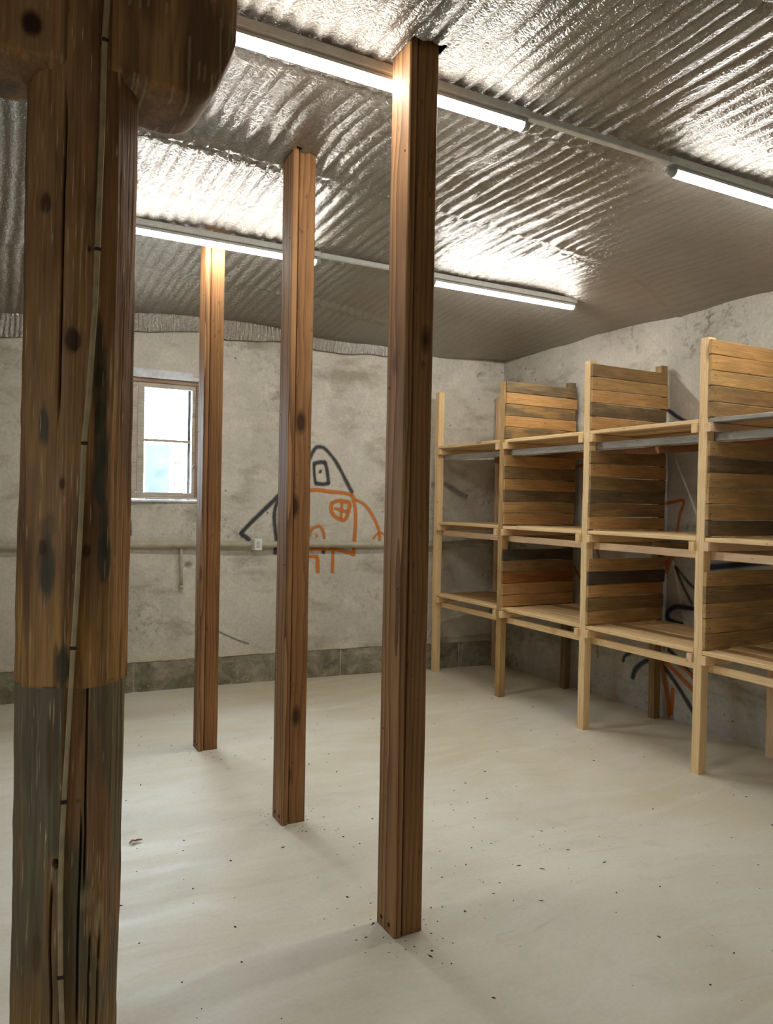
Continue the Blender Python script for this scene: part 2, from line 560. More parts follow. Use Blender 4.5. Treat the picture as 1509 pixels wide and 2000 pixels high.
# window reveal through the thickness of the wall
ring = []
i0, i1 = int(np.argmin(abs(xs - WIN[0]))), int(np.argmin(abs(xs - WIN[1])))
j0, j1 = int(np.argmin(abs(zs - WIN[2]))), int(np.argmin(abs(zs - WIN[3])))
loop = [(i, j0) for i in range(i0, i1)] + [(i1, j) for j in range(j0, j1)] + [(i, j1) for i in range(i1, i0, -1)] + [(i0, j) for j in range(j1, j0, -1)]
base = len(V)
for (i, j) in loop:
    V.append((float(xs[i]), 6.55, float(zs[j])))
nl = len(loop)
for k in range(nl):
    a = loop[k][0] * len(zs) + loop[k][1]; b = loop[(k + 1) % nl][0] * len(zs) + loop[(k + 1) % nl][1]
    fcs.append((a, b, base + (k + 1) % nl, base + k))
wall_back = mesh_obj('wall_back', V, fcs, M_PLASTER, smooth=True)
tag(wall_back, kind='structure')
# outer skin of the back wall (keeps daylight out except through the window)
bm = bmesh.new()
for (a, b, c, d) in ((XL - 0.3, WIN[0], -0.3, ZT + 0.2), (WIN[1], XR + 0.5, -0.3, ZT + 0.2), (WIN[0], WIN[1], -0.3, WIN[2]), (WIN[0], WIN[1], WIN[3], ZT + 0.2)):
    box_bm(bm, a, b, 6.45, 6.55, c, d)
o = bm_obj('outer_masonry', bm, M_SHADE, wall_back)


def xwall(y, z):
    y = np.asarray(y, float); z = np.asarray(z, float)
    d = (fbm(y * 1.1 + 31, z * 1.1, 3) - 0.5) * 0.04 + (fbm(y * 7 + 3, z * 7 + 19, 3) - 0.5) * 0.012
    return XR + d


ys = np.linspace(YF, 6.3, 420); zs2 = np.linspace(-0.02, ZT, 180)
YYr, ZZr = np.meshgrid(ys, zs2, indexing='ij')
XXr = xwall(YYr, ZZr)
jag = (fbm(YYr * 30, ZZr * 30, 2) - 0.5)
for cy, cz, ry, rz, dp in ((3.95, 2.575, 0.010, 0.075, 0.03), (3.165, 2.70, 0.011, 0.07, 0.03), (3.13, 2.69, 0.03, 0.01, 0.03), (5.05, 2.68, 0.05, 0.012, 0.02), (5.45, 2.69, 0.06, 0.012, 0.03)):
    XXr = XXr + dent(YYr + jag * 0.02, ZZr + jag * 0.02, cy, cz, ry, rz, dp)
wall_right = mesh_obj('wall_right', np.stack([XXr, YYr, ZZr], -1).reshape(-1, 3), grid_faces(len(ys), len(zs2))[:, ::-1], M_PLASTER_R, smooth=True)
tag(wall_right, kind='structure')
box_obj('outer_masonry', XR + 0.12, XR + 0.3, YF - 0.3, 6.55, -0.3, ZT + 0.2, M_SHADE, wall_right, 0)
LW = (-0.45, 0.30, 1.3, 2.0)         # opening in the left wall, out of frame: y0 y1 z0 z1
bm = bmesh.new()
for (a_, b_, c_, d_) in ((YF - 0.3, LW[0], -0.3, ZT + 0.2), (LW[1], 6.55, -0.3, ZT + 0.2), (LW[0], LW[1], -0.3, LW[2]), (LW[0], LW[1], LW[3], ZT + 0.2)):
    box_bm(bm, XL - 0.3, XL, a_, b_, c_, d_)
tag(bm_obj('wall_left', bm, M_PLASTER), kind='structure')
tag(box_obj('wall_front', XL - 0.3, XR + 0.3, YF - 0.3, YF, -0.3, ZT + 0.2, M_PLASTER, None, 0), kind='structure')
floor = tag(mesh_obj('floor', [(XL - .2, YF - .2, 0), (XR + .15, YF - .2, 0), (XR + .15, 6.5, 0), (XL - .2, 6.5, 0)], [(0, 1, 2, 3)], M_FLOOR), kind='structure')
box_obj('floor_slab', XL - 0.3, XR + 0.3, YF - 0.3, 6.55, -0.3, -0.03, M_SHADE, floor, 0)

# --- foil ceiling: thin plate spline through measured heights, wrinkles on top
CP = []
for y in np.linspace(-2.6, 6.0, 9): CP.append((4.36, y, 2.83))
for x, z in ((-3, 2.7), (-1.5, 2.74), (0.13, 2.785), (1.18, 2.915), (1.53, 2.93), (2.18, 2.918), (2.5, 2.87), (3.14, 2.853), (3.7, 2.815)):
    CP.append((x, float(yb(x)) + 0.03, z))
for y, z in ((2.46, 3.078), (4.415, 3.05)):
    for x in (0.6, 1.3, 2.2, 3.0, 3.5, 3.88): CP.append((x, y, z - (0.02 if x > 3.8 else 0)))
CP += [(1.3, 3.35, 3.105), (0.5, 3.4, 3.08), (2.5, 3.45, 3.09), (3.5, 3.45, 3.06), (0.1, 5.0, 2.98), (1.2, 5.3, 3.0), (2.5, 5.3, 2.98), (3.5, 5.3, 2.93), (3.95, 3.45, 3.0), (3.95, 5.3, 2.9), (3.95, 1.4, 3.0), (-1.5, 3.4, 3.03), (-1.5, 1, 3.07), (-3, 1, 3.0), (-3, 4, 2.95), (1.5, 0.8, 3.08), (3.4, 1.0, 3.04), (1.5, -1, 3.07), (-3, -2.6, 3.0), (1.5, -2.6, 3.05)]
CP = np.array(CP)


def _tps(r2):
    return np.where(r2 > 1e-12, r2 * np.log(np.maximum(r2, 1e-12)), 0)


_d2 = ((CP[:, None, :2] - CP[None, :, :2]) ** 2).sum(-1)
_n = len(CP)
_A = np.zeros((_n + 3, _n + 3)); _A[:_n, :_n] = _tps(_d2) + np.eye(_n) * 0.02
_A[:_n, _n] = 1; _A[:_n, _n + 1:] = CP[:, :2]; _A[_n:, :_n] = _A[:_n, _n:].T
_W = np.linalg.solve(_A, np.concatenate([CP[:, 2], np.zeros(3)]))


def ceil_smooth(x, y):
    x = np.asarray(x, float); y = np.asarray(y, float)
    s = _W[_n] + _W[_n + 1] * x + _W[_n + 2] * y
    for k in range(_n):
        s = s + _W[k] * _tps((x - CP[k, 0]) ** 2 + (y - CP[k, 1]) ** 2)
    return s


SEAMS = ((-1.2, 0.05, 0.6), (0.15, 0.05, 0.6), (1.45, 0.04, 0.8), (2.61, 0.0, 0.7), (3.33, 0.11, 1.3), (5.0, 0.15, 1.0))


def ceil_wrinkle(x, y):
    sheet = np.zeros_like(x)
    for s0, sl, _ in SEAMS: sheet = sheet + (y > s0 + sl * x)
    ph = x / 0.072 + 3.0 * fbm(x * 0.9 + 7 * sheet, y * 0.22 + 3.3 * sheet, 2) + 0.9 * fbm(x * 7, y * 0.7 + 11 * sheet, 2)
    prof = np.abs(np.sin(math.pi * ph))                     # soft billows with tight creases between
    amp = 0.0028 + 0.0085 * sstep(0.34, 0.66, fbm(x * 0.7 + 5 * sheet, y * 0.45 + 2 * sheet, 2))
    calm = 1 - 0.72 * sstep(2.9, 3.6, x + 0.15 * (y - 4))   # the far right strip hangs smoother
    z = -amp * calm * prof
    ph2 = x / 0.027 + 3 * fbm(x * 2 + 40, y * 0.8, 2)
    z = z - 0.003 * np.abs(np.sin(math.pi * ph2)) * fbm(x * 3, y * 2, 2)
    z = z + (fbm(x * 1.6 + 50, y * 1.6, 3) - 0.5) * 0.03
    for s0, sl, a in SEAMS:
        d = y - (s0 + sl * x) - 0.02 * (fbm(x * 4, x * 0 + s0, 2) - 0.5)
        bulge = 0.026 * a * (1 - 0.8 * sstep(2.3, 3.2, x)) * sstep(0.3, 0.7, fbm(x * 1.3 + s0, x * 0 + 2.2, 2))
        z = z - bulge * np.exp(-(d / 0.03) ** 2) + 0.6 * bulge * np.exp(-((d - 0.05) / 0.02) ** 2)
    return z


POSTS = ((1.275, 2.285, 'near'), (1.250, 3.315, 'mid'), (1.168, 4.505, 'far'))   # front left corner of each post
PW, PD = 0.114, 0.125                                                               # post size along x and y
cxs = np.arange(XL, XR + 0.02, 0.0118)
NV = 330
tv = np.linspace(0, 1, NV)
CX, TV = np.meshgrid(cxs, tv, indexing='ij')
CY = YF + (yb(CX) + 0.045 - YF) * TV
CZ = ceil_smooth(CX, CY)
edge = np.minimum(1, (yb(CX) + 0.045 - CY) / 0.15)
CZ = CZ + ceil_wrinkle(CX, CY) * (0.35 + 0.65 * edge)
# foil is pulled down a little around each post
for (px, py, nm) in POSTS:
    dx = CX - (px + PW / 2); dy = CY - (py + PD / 2)
    CZ = CZ - 0.012 * np.exp(-(dx ** 2 + dy ** 2) / 0.03)
mx = 0.5 * (CX[:-1, :-1] + CX[1:, 1:]); my = 0.5 * (CY[:-1, :-1] + CY[1:, 1:])
keep = np.ones_like(mx, bool)
for (px, py, nm) in POSTS:
    gx, gy = (0.012, 0.03) if nm == 'near' else (0.006, 0.012)
    keep &= ~((mx > px - 0.002) & (mx < px + PW + gx) & (my > py - gy - 0.25 * gy * np.sin(mx * 90)) & (my < py + PD + 0.004))
ceiling = mesh_obj('ceiling', np.stack([CX, CY, CZ], -1).reshape(-1, 3), grid_faces(len(cxs), NV, keep)[:, ::-1], M_FOIL, smooth=True)
tag(ceiling, kind='structure')
box_obj('roof_deck', XL - 0.3, XR + 0.3, YF - 0.3, 6.55, ZT, ZT + 0.2, M_SHADE, ceiling, 0)
# hanging flap of foil along the back wall
fx = np.arange(XL + 0.02, 3.42, 0.006)
hh = np.interp(fx, [-3, 0.13, 0.9, 1.18, 1.6, 1.75, 2.18, 2.5, 3.14, 3.3, 3.42], [0.15, 0.17, 0.15, 0.145, 0.12, 0.16, 0.115, 0.105, 0.085, 0.06, 0.012])
hh = hh + (vnoise(fx * 5, fx * 0 + 3) - 0.5) * 0.02
nvf = 8
vv = np.linspace(0, 1, nvf)
FX, VVf = np.meshgrid(fx, vv, indexing='ij')
top = ceil_smooth(FX, yb(FX) + 0.02)
FZ = top + 0.004 - VVf * hh[:, None]
phf = FX / 0.033 + 1.6 * fbm(FX * 3, VVf * 0.6, 2)
FY = ywall(FX, FZ) - 0.028 - 0.010 * np.abs(np.sin(math.pi * phf)) * (0.35 + 0.65 * VVf) - 0.012 * (1 - VVf)
o = mesh_obj('foil_flap', np.stack([FX, FY, FZ], -1).reshape(-1, 3), grid_faces(len(fx), nvf), M_FOIL, ceiling, True)
o['label'] = 'crinkled foil edge hanging down over the wall'

# --- plinth of concrete blocks under the back wall
px_ = np.linspace(XL, XR + 0.05, 150)
rows = [(0.012, -0.02), (0.012, 0.222), (0.004, 0.230), (0.020, 0.248), (0.050, 0.276), (0.10, 0.284)]
V = [(float(x), float(yb(x)) + d + (random.uniform(-.004, .004) if k > 1 else 0), z + (random.uniform(-.004, .004) if 1 < k < 5 else 0)) for x in px_ for k, (d, z) in enumerate(rows)]
base_back = mesh_obj('baseboard_back', V, grid_faces(len(px_), len(rows)), M_MORTAR, smooth=False)
tag(base_back, kind='structure')
JO = [XL + 0.02 + 0.0] + [1.077 + 0.566 * k for k in range(-7, 6)] + [XR - 0.01]
JO = sorted(j for j in JO if XL <= j <= XR)
for a, b in zip(JO[:-1], JO[1:]):
    if b - a < 0.08: continue
    nx_, nz_ = 12, 6
    bx = np.linspace(a + 0.006, b - 0.006, nx_); bz = np.linspace(0.0, 0.223, nz_)
    BX, BZ = np.meshgrid(bx, bz, indexing='ij')
    inn = np.ones_like(BX); inn[0] = inn[-1] = 0; inn[:, -1] = 0
    BY = yb(BX) + 0.006 - inn * 0.010 + (fbm(BX * 14, BZ * 14, 3) - 0.5) * 0.012
    Vb = np.stack([BX, BY, BZ], -1).reshape(-1, 3).tolist()
    Fb = grid_faces(nx_, nz_).tolist()
    k0 = len(Vb)                                            # top and end returns into the mortar
    for i in range(nx_): Vb.append((float(bx[i]), float(yb(bx[i])) + 0.06, 0.223))
    for i in range(nx_ - 1): Fb.append((i * nz_ + nz_ - 1, (i + 1) * nz_ + nz_ - 1, k0 + i + 1, k0 + i))
    k1 = len(Vb)
    for i in (0, nx_ - 1):
        for j in range(nz_): Vb.append((float(bx[i]), float(yb(bx[i])) + 0.06, float(bz[j])))
    for j in range(nz_ - 1):
        Fb.append((j, j + 1, k1 + j + 1, k1 + j))
        q = (nx_ - 1) * nz_
        Fb.append((q + j, k1 + nz_ + j, k1 + nz_ + j + 1, q + j + 1))
    mesh_obj('concrete_block', Vb, Fb, M_BLOCK, base_back)

# --- graffiti: thin coats of paint lying on the plaster, plus soft dark strokes


def smooth_line(pts, step=0.012):
    P = [np.array(p, float) for p in pts]
    out = []
    for i in range(len(P) - 1):
        p0 = P[max(i - 1, 0)]; p1 = P[i]; p2 = P[i + 1]; p3 = P[min(i + 2, len(P) - 1)]
        m = max(2, int(np.linalg.norm(p2 - p1) / step))
        for k in range(m):
            t = k / m
            out.append(0.5 * ((2 * p1) + (-p0 + p2) * t + (2 * p0 - 5 * p1 + 4 * p2 - p3) * t * t + (-p0 + 3 * p1 - 3 * p2 + p3) * t ** 3))
    out.append(P[-1])
    return np.array(out)


_lay = [0]


def paint(name, strokes, mat, wall, parent, label=None):
    """strokes: (points, width, strength); each becomes a soft-edged ribbon hugging the wall surface"""
    V, Fc, Cv = [], [], []
    for pts, wd, st in strokes:
        _lay[0] += 1
        L = smooth_line(pts)
        # extend the ends for a soft start and finish
        d0 = (L[0] - L[1]); d0 = d0 / (np.linalg.norm(d0) + 1e-9); d1 = (L[-1] - L[-2]); d1 = d1 / (np.linalg.norm(d1) + 1e-9)
        L = np.vstack([L[0] + d0 * wd * 0.5, L, L[-1] + d1 * wd * 0.5])
        T = np.gradient(L, axis=0); T /= (np.linalg.norm(T, axis=1)[:, None] + 1e-9)
        N = np.stack([-T[:, 1], T[:, 0]], 1)
        us = np.array([-1.0, -0.6, -0.25, 0.25, 0.6, 1.0]); cv = np.array([0, 0.45, 1, 1, 0.45, 0.0])
        b0 = len(V)
        for i in range(len(L)):
            ww = wd * (0.9 + 0.25 * float(vnoise(i * 0.15, _lay[0] * 3.7)))
            e = 0.0 if i in (0, len(L) - 1) else 1.0
            for u, c in zip(us, cv):
                q = L[i] + N[i] * u * ww
                if wall == 'back':
                    V.append((q[0], float(ywall(q[0], q[1])) - 0.0015 - 0.0003 * (_lay[0] % 7), q[1]))
                else:
                    V.append((float(xwall(q[0], q[1])) - 0.0015 - 0.0003 * (_lay[0] % 7), q[0], q[1]))
                Cv.append(c * st * e)
        for i in range(len(L) - 1):
            for k in range(5):
                a = b0 + i * 6 + k
                Fc.append((a, a + 1, a + 7, a + 6))
    o = mesh_obj(name, V, Fc, mat, parent, True)
    at = o.data.attributes.new('cover', 'FLOAT', 'POINT')
    at.data.foreach_set('value', np.array(Cv, np.float32))
    if label: o['label'] = label
    return o


B = 0.026
paint('graffiti_roof', [
    ([(2.461, 1.813), (2.513, 1.923), (2.549, 1.955), (2.604, 1.949), (2.665, 1.895), (2.736, 1.801), (2.809, 1.671), (2.867, 1.575)], B, 0.85),
    ([(2.461, 1.813), (2.36, 1.69), (2.215, 1.535), (2.112, 1.430), (2.008, 1.326), (1.908, 1.220)], B * 1.1, 1),
    ([(1.905, 1.222), (1.925, 1.203), (1.946, 1.193), (1.98, 1.163)], B * 1.1, 1),
    ([(2.222, 1.505), (2.192, 1.44), (2.185, 1.355), (2.195, 1.248), (2.21, 1.163), (2.202, 1.107), (2.199, 1.047)], B, 0.9),
    ([(2.516, 1.81), (2.56, 1.825), (2.615, 1.829)], B, 1), ([(2.615, 1.829), (2.636, 1.754), (2.651, 1.649)], B, 1),
    ([(2.651, 1.649), (2.6, 1.64), (2.535, 1.645)], B, 1), ([(2.535, 1.645), (2.522, 1.73), (2.518, 1.81)], B * 0.8, 0.9),
    ([(2.571, 1.749), (2.581, 1.745)], B * 0.9, 1), ([(2.62, 1.113), (2.617, 1.052)], B * 0.9, 1)],
    M_SP_BLACK, 'back', wall_back, 'black sprayed outline of a pointed roof with a square attic window')
paint('graffiti_house', [
    ([(2.221, 1.547), (2.52, 1.589), (2.648, 1.579), (2.788, 1.569), (2.868, 1.553)], B * 0.95, 1),
    ([(2.868, 1.553), (2.899, 1.428), (2.902, 1.272), (2.892, 1.027)], B * 0.95, 1),
    ([(2.229, 1.09), (2.511, 1.088), (2.657, 1.087), (2.774, 1.073), (2.892, 1.041)], B, 1),
    ([(2.687, 1.483), (2.742, 1.501), (2.813, 1.494), (2.846, 1.472), (2.824, 1.37), (2.792, 1.334), (2.722, 1.36), (2.684, 1.404), (2.678, 1.456), (2.687, 1.483)], B * 0.95, 1),
    ([(2.775, 1.484), (2.768, 1.351)], B * 0.8, 0.9), ([(2.711, 1.435), (2.828, 1.405)], B * 0.8, 0.9),
    ([(2.892, 1.517), (2.979, 1.474), (3.037, 1.408), (3.092, 1.318), (3.128, 1.228)], B * 0.8, 0.95),
    ([(3.128, 1.228), (3.099, 1.21), (3.071, 1.174)], B * 0.6, 0.85), ([(3.128, 1.228), (3.129, 1.161)], B * 0.8, 1), ([(3.128, 1.228), (3.162, 1.219), (3.187, 1.192)], B * 0.6, 0.85),
    ([(2.473, 1.175), (2.499, 1.236), (2.539, 1.275), (2.585, 1.275), (2.613, 1.227), (2.623, 1.175)], B * 0.75, 0.9),
    ([(2.55, 1.197), (2.559, 1.197)], B * 0.7, 0.9),
    ([(2.476, 1.023), (2.567, 1.022)], B * 0.8, 1), ([(2.567, 1.009), (2.569, 0.886)], B, 1), ([(2.703, 1.095), (2.703, 0.883)], B * 0.9, 0.95)],
    M_SP_ORANGE, 'back', wall_back, 'orange sprayed outline of a house with door, window and chimney smoke')
paint('graffiti_squiggle', [([(0.85, 1.30), (0.929, 1.340), (0.996, 1.344), (1.03, 1.317), (1.036, 1.207)], B * 0.85, 0.9)], M_SP_BLACK, 'back', wall_back)
paint('soft_dark_strokes', [([(3.62, 1.66), (3.75, 1.67), (3.88, 1.60), (3.98, 1.56)], 0.05, 0.42), ([(1.72, 0.43), (1.86, 0.36), (1.98, 0.31)], 0.014, 0.5)], M_SP_OLIVE, 'back', wall_back)  # faint dark soft-edged strokes, in the end shelf bay and low on the wall
paint('orange_graffiti', [
    ([(3.916, 1.524), (3.84, 1.54), (3.772, 1.55), (3.758, 1.532), (3.79, 1.432), (3.809, 1.305)], 0.017, 1),
    ([(3.849, 1.147), (3.88, 1.101), (3.896, 1.034)], 0.03, 1), ([(4.59, 1.166), (4.559, 1.087)], 0.02, 0.8),
    ([(4.851, 1.003), (4.8, 0.944), (4.738, 0.887)], 0.018, 0.9), ([(4.877, 1.809), (4.745, 1.83)], 0.02, 0.9),
    ([(3.919, 0.399), (3.882, 0.259), (3.851, 0.138), (3.838, 0.02)], 0.03, 0.9), ([(3.896, 0.403), (3.735, 0.309), (3.58, 0.22)], 0.026, 0.95),
    ([(3.812, 0.22), (3.816, 0.037)], 0.022, 0.9), ([(3.80, 0.42), (3.70, 0.37), (3.60, 0.33)], 0.018, 0.8), ([(4.56, 0.42), (4.55, 0.30)], 0.02, 0.5),
    ([(3.9, 1.09), (3.95, 1.2), (4.0, 1.35)], 0.02, 0.8)],
    M_SP_DORANGE, 'right', wall_right, 'orange spray paint strokes behind the shelving')
paint('dark_graffiti', [
    ([(4.284, 0.321), (4.254, 0.373), (4.163, 0.417), (4.055, 0.448)], 0.022, 0.9), ([(4.187, 0.213), (4.159, 0.284), (4.086, 0.351), (4.014, 0.388), (3.9, 0.43)], 0.03, 0.9),
    ([(3.904, 0.365), (3.755, 0.233), (3.60, 0.065)], 0.026, 0.95), ([(3.86, 0.49), (3.715, 0.402), (3.58, 0.29)], 0.024, 0.9)],
    M_SP_BLACK, 'right', wall_right, 'black spray paint strokes low on the wall under the shelves')
paint('grey_graffiti', [([(3.825, 1.087), (3.754, 0.968), (3.663, 0.836)], 0.02, 0.75), ([(3.811, 1.078), (3.689, 0.975), (3.602, 0.931)], 0.018, 0.7)], M_SP_OLIVE, 'right', wall_right)
paint('blue_graffiti', [
    ([(3.58, 0.80), (3.628, 0.806), (3.705, 0.806), (3.794, 0.802), (3.861, 0.764), (3.873, 0.711), (3.813, 0.691), (3.74, 0.685)], 0.026, 1),
    ([(3.92, 2.20), (3.83, 2.14), (3.72, 2.08)], 0.022, 0.95), ([(3.52, 1.10), (3.347, 1.13), (3.198, 1.155), (2.989, 1.197), (2.8, 1.25)], 0.032, 0.95)],
    M_SP_BLUE, 'right', wall_right, 'dark blue spray paint loop seen through the shelves')

# ------------------------------------------------------------------ window
yw0 = float(yb(1.06)) + 0.05      # inner wall face at the window
win = box_obj('window_1', WIN[0], WIN[1], yw0 + 0.012, yw0 + 0.075, 2.395, 2.430, M_WINTOP, None, 0.004)   # head of the outer frame
tag(win, kind='structure')
wx0, wx1 = WIN[0] + 0.005, WIN[1] - 0.005
box_obj('frame_stile', wx1 - 0.022, wx1, yw0 + 0.012, yw0 + 0.075, 1.500, 2.397, M_WINTOP, win, 0.004)
box_obj('frame_stile', wx0, wx0 + 0.03, yw0 + 0.012, yw0 + 0.075, 1.500, 2.397, M_WINTOP, win, 0.004)
box_obj('frame_sill', wx0, wx1, yw0 + 0.006, yw0 + 0.075, 1.487, 1.503, M_WINWOOD, win, 0.004)
V, Fq = [], []
bm = bmesh.new(); box_bm(bm, WIN[0] - 0.01, WIN[1] + 0.015, yw0 - 0.03, yw0 + 0.06, 2.428, 2.492, 0.006)
bm_obj('lintel_bar', bm, M_BLUISH_WHITE, win)['label'] = 'bluish white bar above the window'
bm = bmesh.new(); box_bm(bm, WIN[0] - 0.01, WIN[1] + 0.01, yw0 - 0.025, yw0 + 0.10, 1.463, 1.484, 0.006)
bm_obj('sill_edge', bm, M_BLUISH_WHITE, win)['label'] = 'chipped white plaster sill edge'
for a, b in ((wx0 + 0.03, 1.085), (1.087, wx1 - 0.022)):
    z0, z1 = 1.502, 2.396
    st = 0.038
    sash = box_obj('sash', a, b, yw0 + 0.028, yw0 + 0.062, z0, z0 + st, M_WINWOOD, win, 0.003)
    box_obj('top_rail', a, b, yw0 + 0.028, yw0 + 0.062, z1 - st, z1, M_WINWOOD, sash, 0.003)
    for q, q1 in ((a, a + (0.052 if a > 1 else st)), (b - (0.052 if b < 1.2 else 0.03), b)): box_obj('stile', q, q1, yw0 + 0.028, yw0 + 0.062, z0 + st, z1 - st, M_WINWOOD, sash, 0.003)
    box_obj('glazing_bar', a + st, b - st, yw0 + 0.032, yw0 + 0.058, 1.938, 1.958, M_WINWOOD, sash, 0.002)
    for q0, q1 in ((z0 + st, 1.938), (1.958, z1 - st)):
        box_obj('pane', a + st, b - st, yw0 + 0.043, yw0 + 0.046, q0, q1, M_GLASS, sash, 0)
bm = bmesh.new()
V, Fq = tube_geo([(1.515, yw0 + 0.01, 1.75), (1.517, yw0 - 0.012, 1.75), (1.517, yw0 - 0.012, 1.735)], 0.005, 8)
mesh_obj('latch', V, Fq, M_RUST, win)
# daylight enters here: portal for the sky
pd = bpy.data.lights.new('window_daylight_portal', 'AREA'); pd.shape = 'RECTANGLE'; pd.size = WIN[1] - WIN[0]; pd.size_y = WIN[3] - WIN[2]
pd.cycles.is_portal = True
po = bpy.data.objects.new('window_daylight_portal', pd); po.location = ((WIN[0] + WIN[1]) / 2, 6.5, (WIN[2] + WIN[3]) / 2); po.rotation_euler = (math.radians(-90), 0, 0)
COL.objects.link(po)

win2 = box_obj('window_2', XL - 0.16, XL - 0.10, LW[0], LW[1], LW[3] - 0.05, LW[3], M_WINWOOD, None, 0.003)
tag(win2, kind='structure')
box_obj('frame_sill', XL - 0.16, XL - 0.10, LW[0], LW[1], LW[2], LW[2] + 0.05, M_WINWOOD, win2, 0.003)
for q in (LW[0], (LW[0] + LW[1]) / 2 - 0.03, LW[1] - 0.06):
    box_obj('stile', XL - 0.16, XL - 0.10, q, q + 0.06, LW[2] + 0.05, LW[3] - 0.05, M_WINWOOD, win2, 0.003)
for q0, q1 in ((LW[0] + 0.06, (LW[0] + LW[1]) / 2 - 0.03), ((LW[0] + LW[1]) / 2 + 0.03, LW[1] - 0.06)):
    box_obj('pane', XL - 0.132, XL - 0.128, q0, q1, LW[2] + 0.05, LW[3] - 0.05, M_GLASS, win2, 0)
pd = bpy.data.lights.new('left_window_daylight_portal', 'AREA'); pd.shape = 'RECTANGLE'; pd.size = LW[1] - LW[0]; pd.size_y = LW[3] - LW[2]
pd.cycles.is_portal = True
po = bpy.data.objects.new('left_window_daylight_portal', pd); po.location = (XL - 0.25, (LW[0] + LW[1]) / 2, (LW[2] + LW[3]) / 2); po.rotation_euler = (math.radians(90), 0, math.radians(-90))
COL.objects.link(po)

# outside: pale yard and the boarded shed seen through the glass
M_YARD = mat_plain('yard_ground', lin(190, 188, 180), 0.9)
tag(mesh_obj('ground_outside', [(-40, -40, -0.31), (40, -40, -0.31), (40, 60, -0.31), (-40, 60, -0.31)], [(0, 1, 2, 3)], M_YARD), kind='structure')
shed = empty('shed', (0.9, 12.0, -0.31))
tag(shed, 'pale blue boarded shed outside, seen blurred through the window', 'shed')
M_SB = mat_plain('shed_blue', lin(34, 43, 60), 0.9); M_SP = mat_plain('shed_lilac', lin(44, 37, 56), 0.9); M_SW = mat_plain('shed_white', lin(225, 225, 225), 0.9)
xq = -1.0
for k, (wd, mt, h) in enumerate(((1.0, M_SW, 2.4), (0.6, M_SB, 2.45), (0.4, M_SW, 2.4), (0.35, M_SW, 2.4), (0.36, M_SB, 2.62), (0.07, M_SW, 2.4), (0.13, M_SP, 2.38), (0.2, M_SW, 2.3), (0.32, M_SB, 2.36), (0.6, M_SW, 2.4), (0.7, M_SB, 2.4))):
    box_obj('board', xq, xq + wd - 0.01, 0, 0.06, 0, h, mt, shed, 0.01)
    xq += wd

# ------------------------------------------------------------------ pipe, switch
def pipe_y(x): return float(yb(x)) + 0.05 - 0.034
pipe = mesh_obj('wall_pipe', *tube_geo([(x, pipe_y(x), 1.128 + 0.006 * math.sin(x * 1.3)) for x in np.linspace(XL + 0.02, 4.28, 60)], 0.026, 14), M_PIPE, None, True)
tag(pipe, 'beige painted pipe running level along the back wall', 'pipe')
for x in (-1.4, 0.4, 1.0, 1.62, 2.22, 2.635, 3.02, 3.9):
    mesh_obj('pipe_clamp', *tube_geo([(x - 0.009, pipe_y(x), 1.128 + 0.006 * math.sin(x * 1.3)), (x + 0.009, pipe_y(x), 1.128 + 0.006 * math.sin(x * 1.3))], 0.030, 14), M_PIPE, pipe, True)
mesh_obj('drop_conduit', *tube_geo([(1.421, pipe_y(1.42) + 0.008, 1.105), (1.423, pipe_y(1.42) + 0.008, 0.95), (1.426, pipe_y(1.42) + 0.008, 0.80)], 0.0125, 10), M_PIPE, pipe, True)
mesh_obj('conduit_end', *tube_geo([(1.426, pipe_y(1.42) + 0.008, 0.812), (1.426, pipe_y(1.42) + 0.008, 0.782)], 0.018, 10), M_PIPE, pipe, True)
swy = float(yb(2.02)) + 0.05
sw = empty('socket_box', (2.018, swy - 0.06, 1.132)); tag(sw, 'small white switch box fixed over the pipe below the graffiti', 'switch')
box_obj('housing', -0.033, 0.033, -0.045, 0.055, -0.046, 0.046, M_WHITE, sw, 0.004)
M_SW2 = mat_plain('switch_grey', lin(196, 196, 192), 0.4)
for dz in (0.016, -0.012): box_obj('rocker', -0.016, 0.012, -0.049, -0.043, dz - 0.011, dz + 0.011, M_SW2, sw, 0.002)

# ------------------------------------------------------------------ support posts
PLAB = {'near': 'tallest varnished brown timber post, nearest of the three square posts',
        'mid': 'varnished brown timber post in the middle, partly hiding the house graffiti',
        'far': 'smallest varnished brown timber post, just right of the window'}
UP = (0, -math.pi / 2, 0)
for (px, py, nm) in POSTS:
    r = random.Random({'near': 3, 'mid': 8, 'far': 21}[nm])
    e = empty('support_post', (px, py, 0)); tag(e, PLAB[nm], 'post', 'square posts in a row')
    th = 0.030
    # board on the left (x-) side, timber behind it with a thin open joint
    vs, fs = stick(3.2, PD + 0.004, th, 14, 0.0012, 0.006, 0.004, r)
    mesh_obj('facing_board', vs, fs, M_POST2, e, loc=(th / 2, PD / 2, 0.0), rot=UP)
    vs, fs = stick(3.2, PD, PW - th - 0.004, 14, 0.0012, 0.006, 0.004, r)
    mesh_obj('timber', vs, fs, M_POST, e, loc=(th + 0.005 + (PW - th - 0.004) / 2, PD / 2 + 0.003, 0.0), rot=UP)
    for (dy, z) in ((PD * 0.72, 0.035), (PD * 0.28, 0.032)):
        vs, fs = tube_geo([(-0.0012, dy, z), (0.004, dy, z)], 0.0075, 10)
        mesh_obj('bolt_hole', vs, fs, M_BLACK, e)
    for (dy, z) in ((PD * 0.15, 1.2), (PD * 0.85, 1.9), (PD * 0.2, 2.7), (PD * 0.8, 0.7)):
        vs, fs = tube_geo([(-0.0012, dy, z), (0.004, dy, z)], 0.0035, 8)
        mesh_obj('screw_head', vs, fs, M_RUST, e)

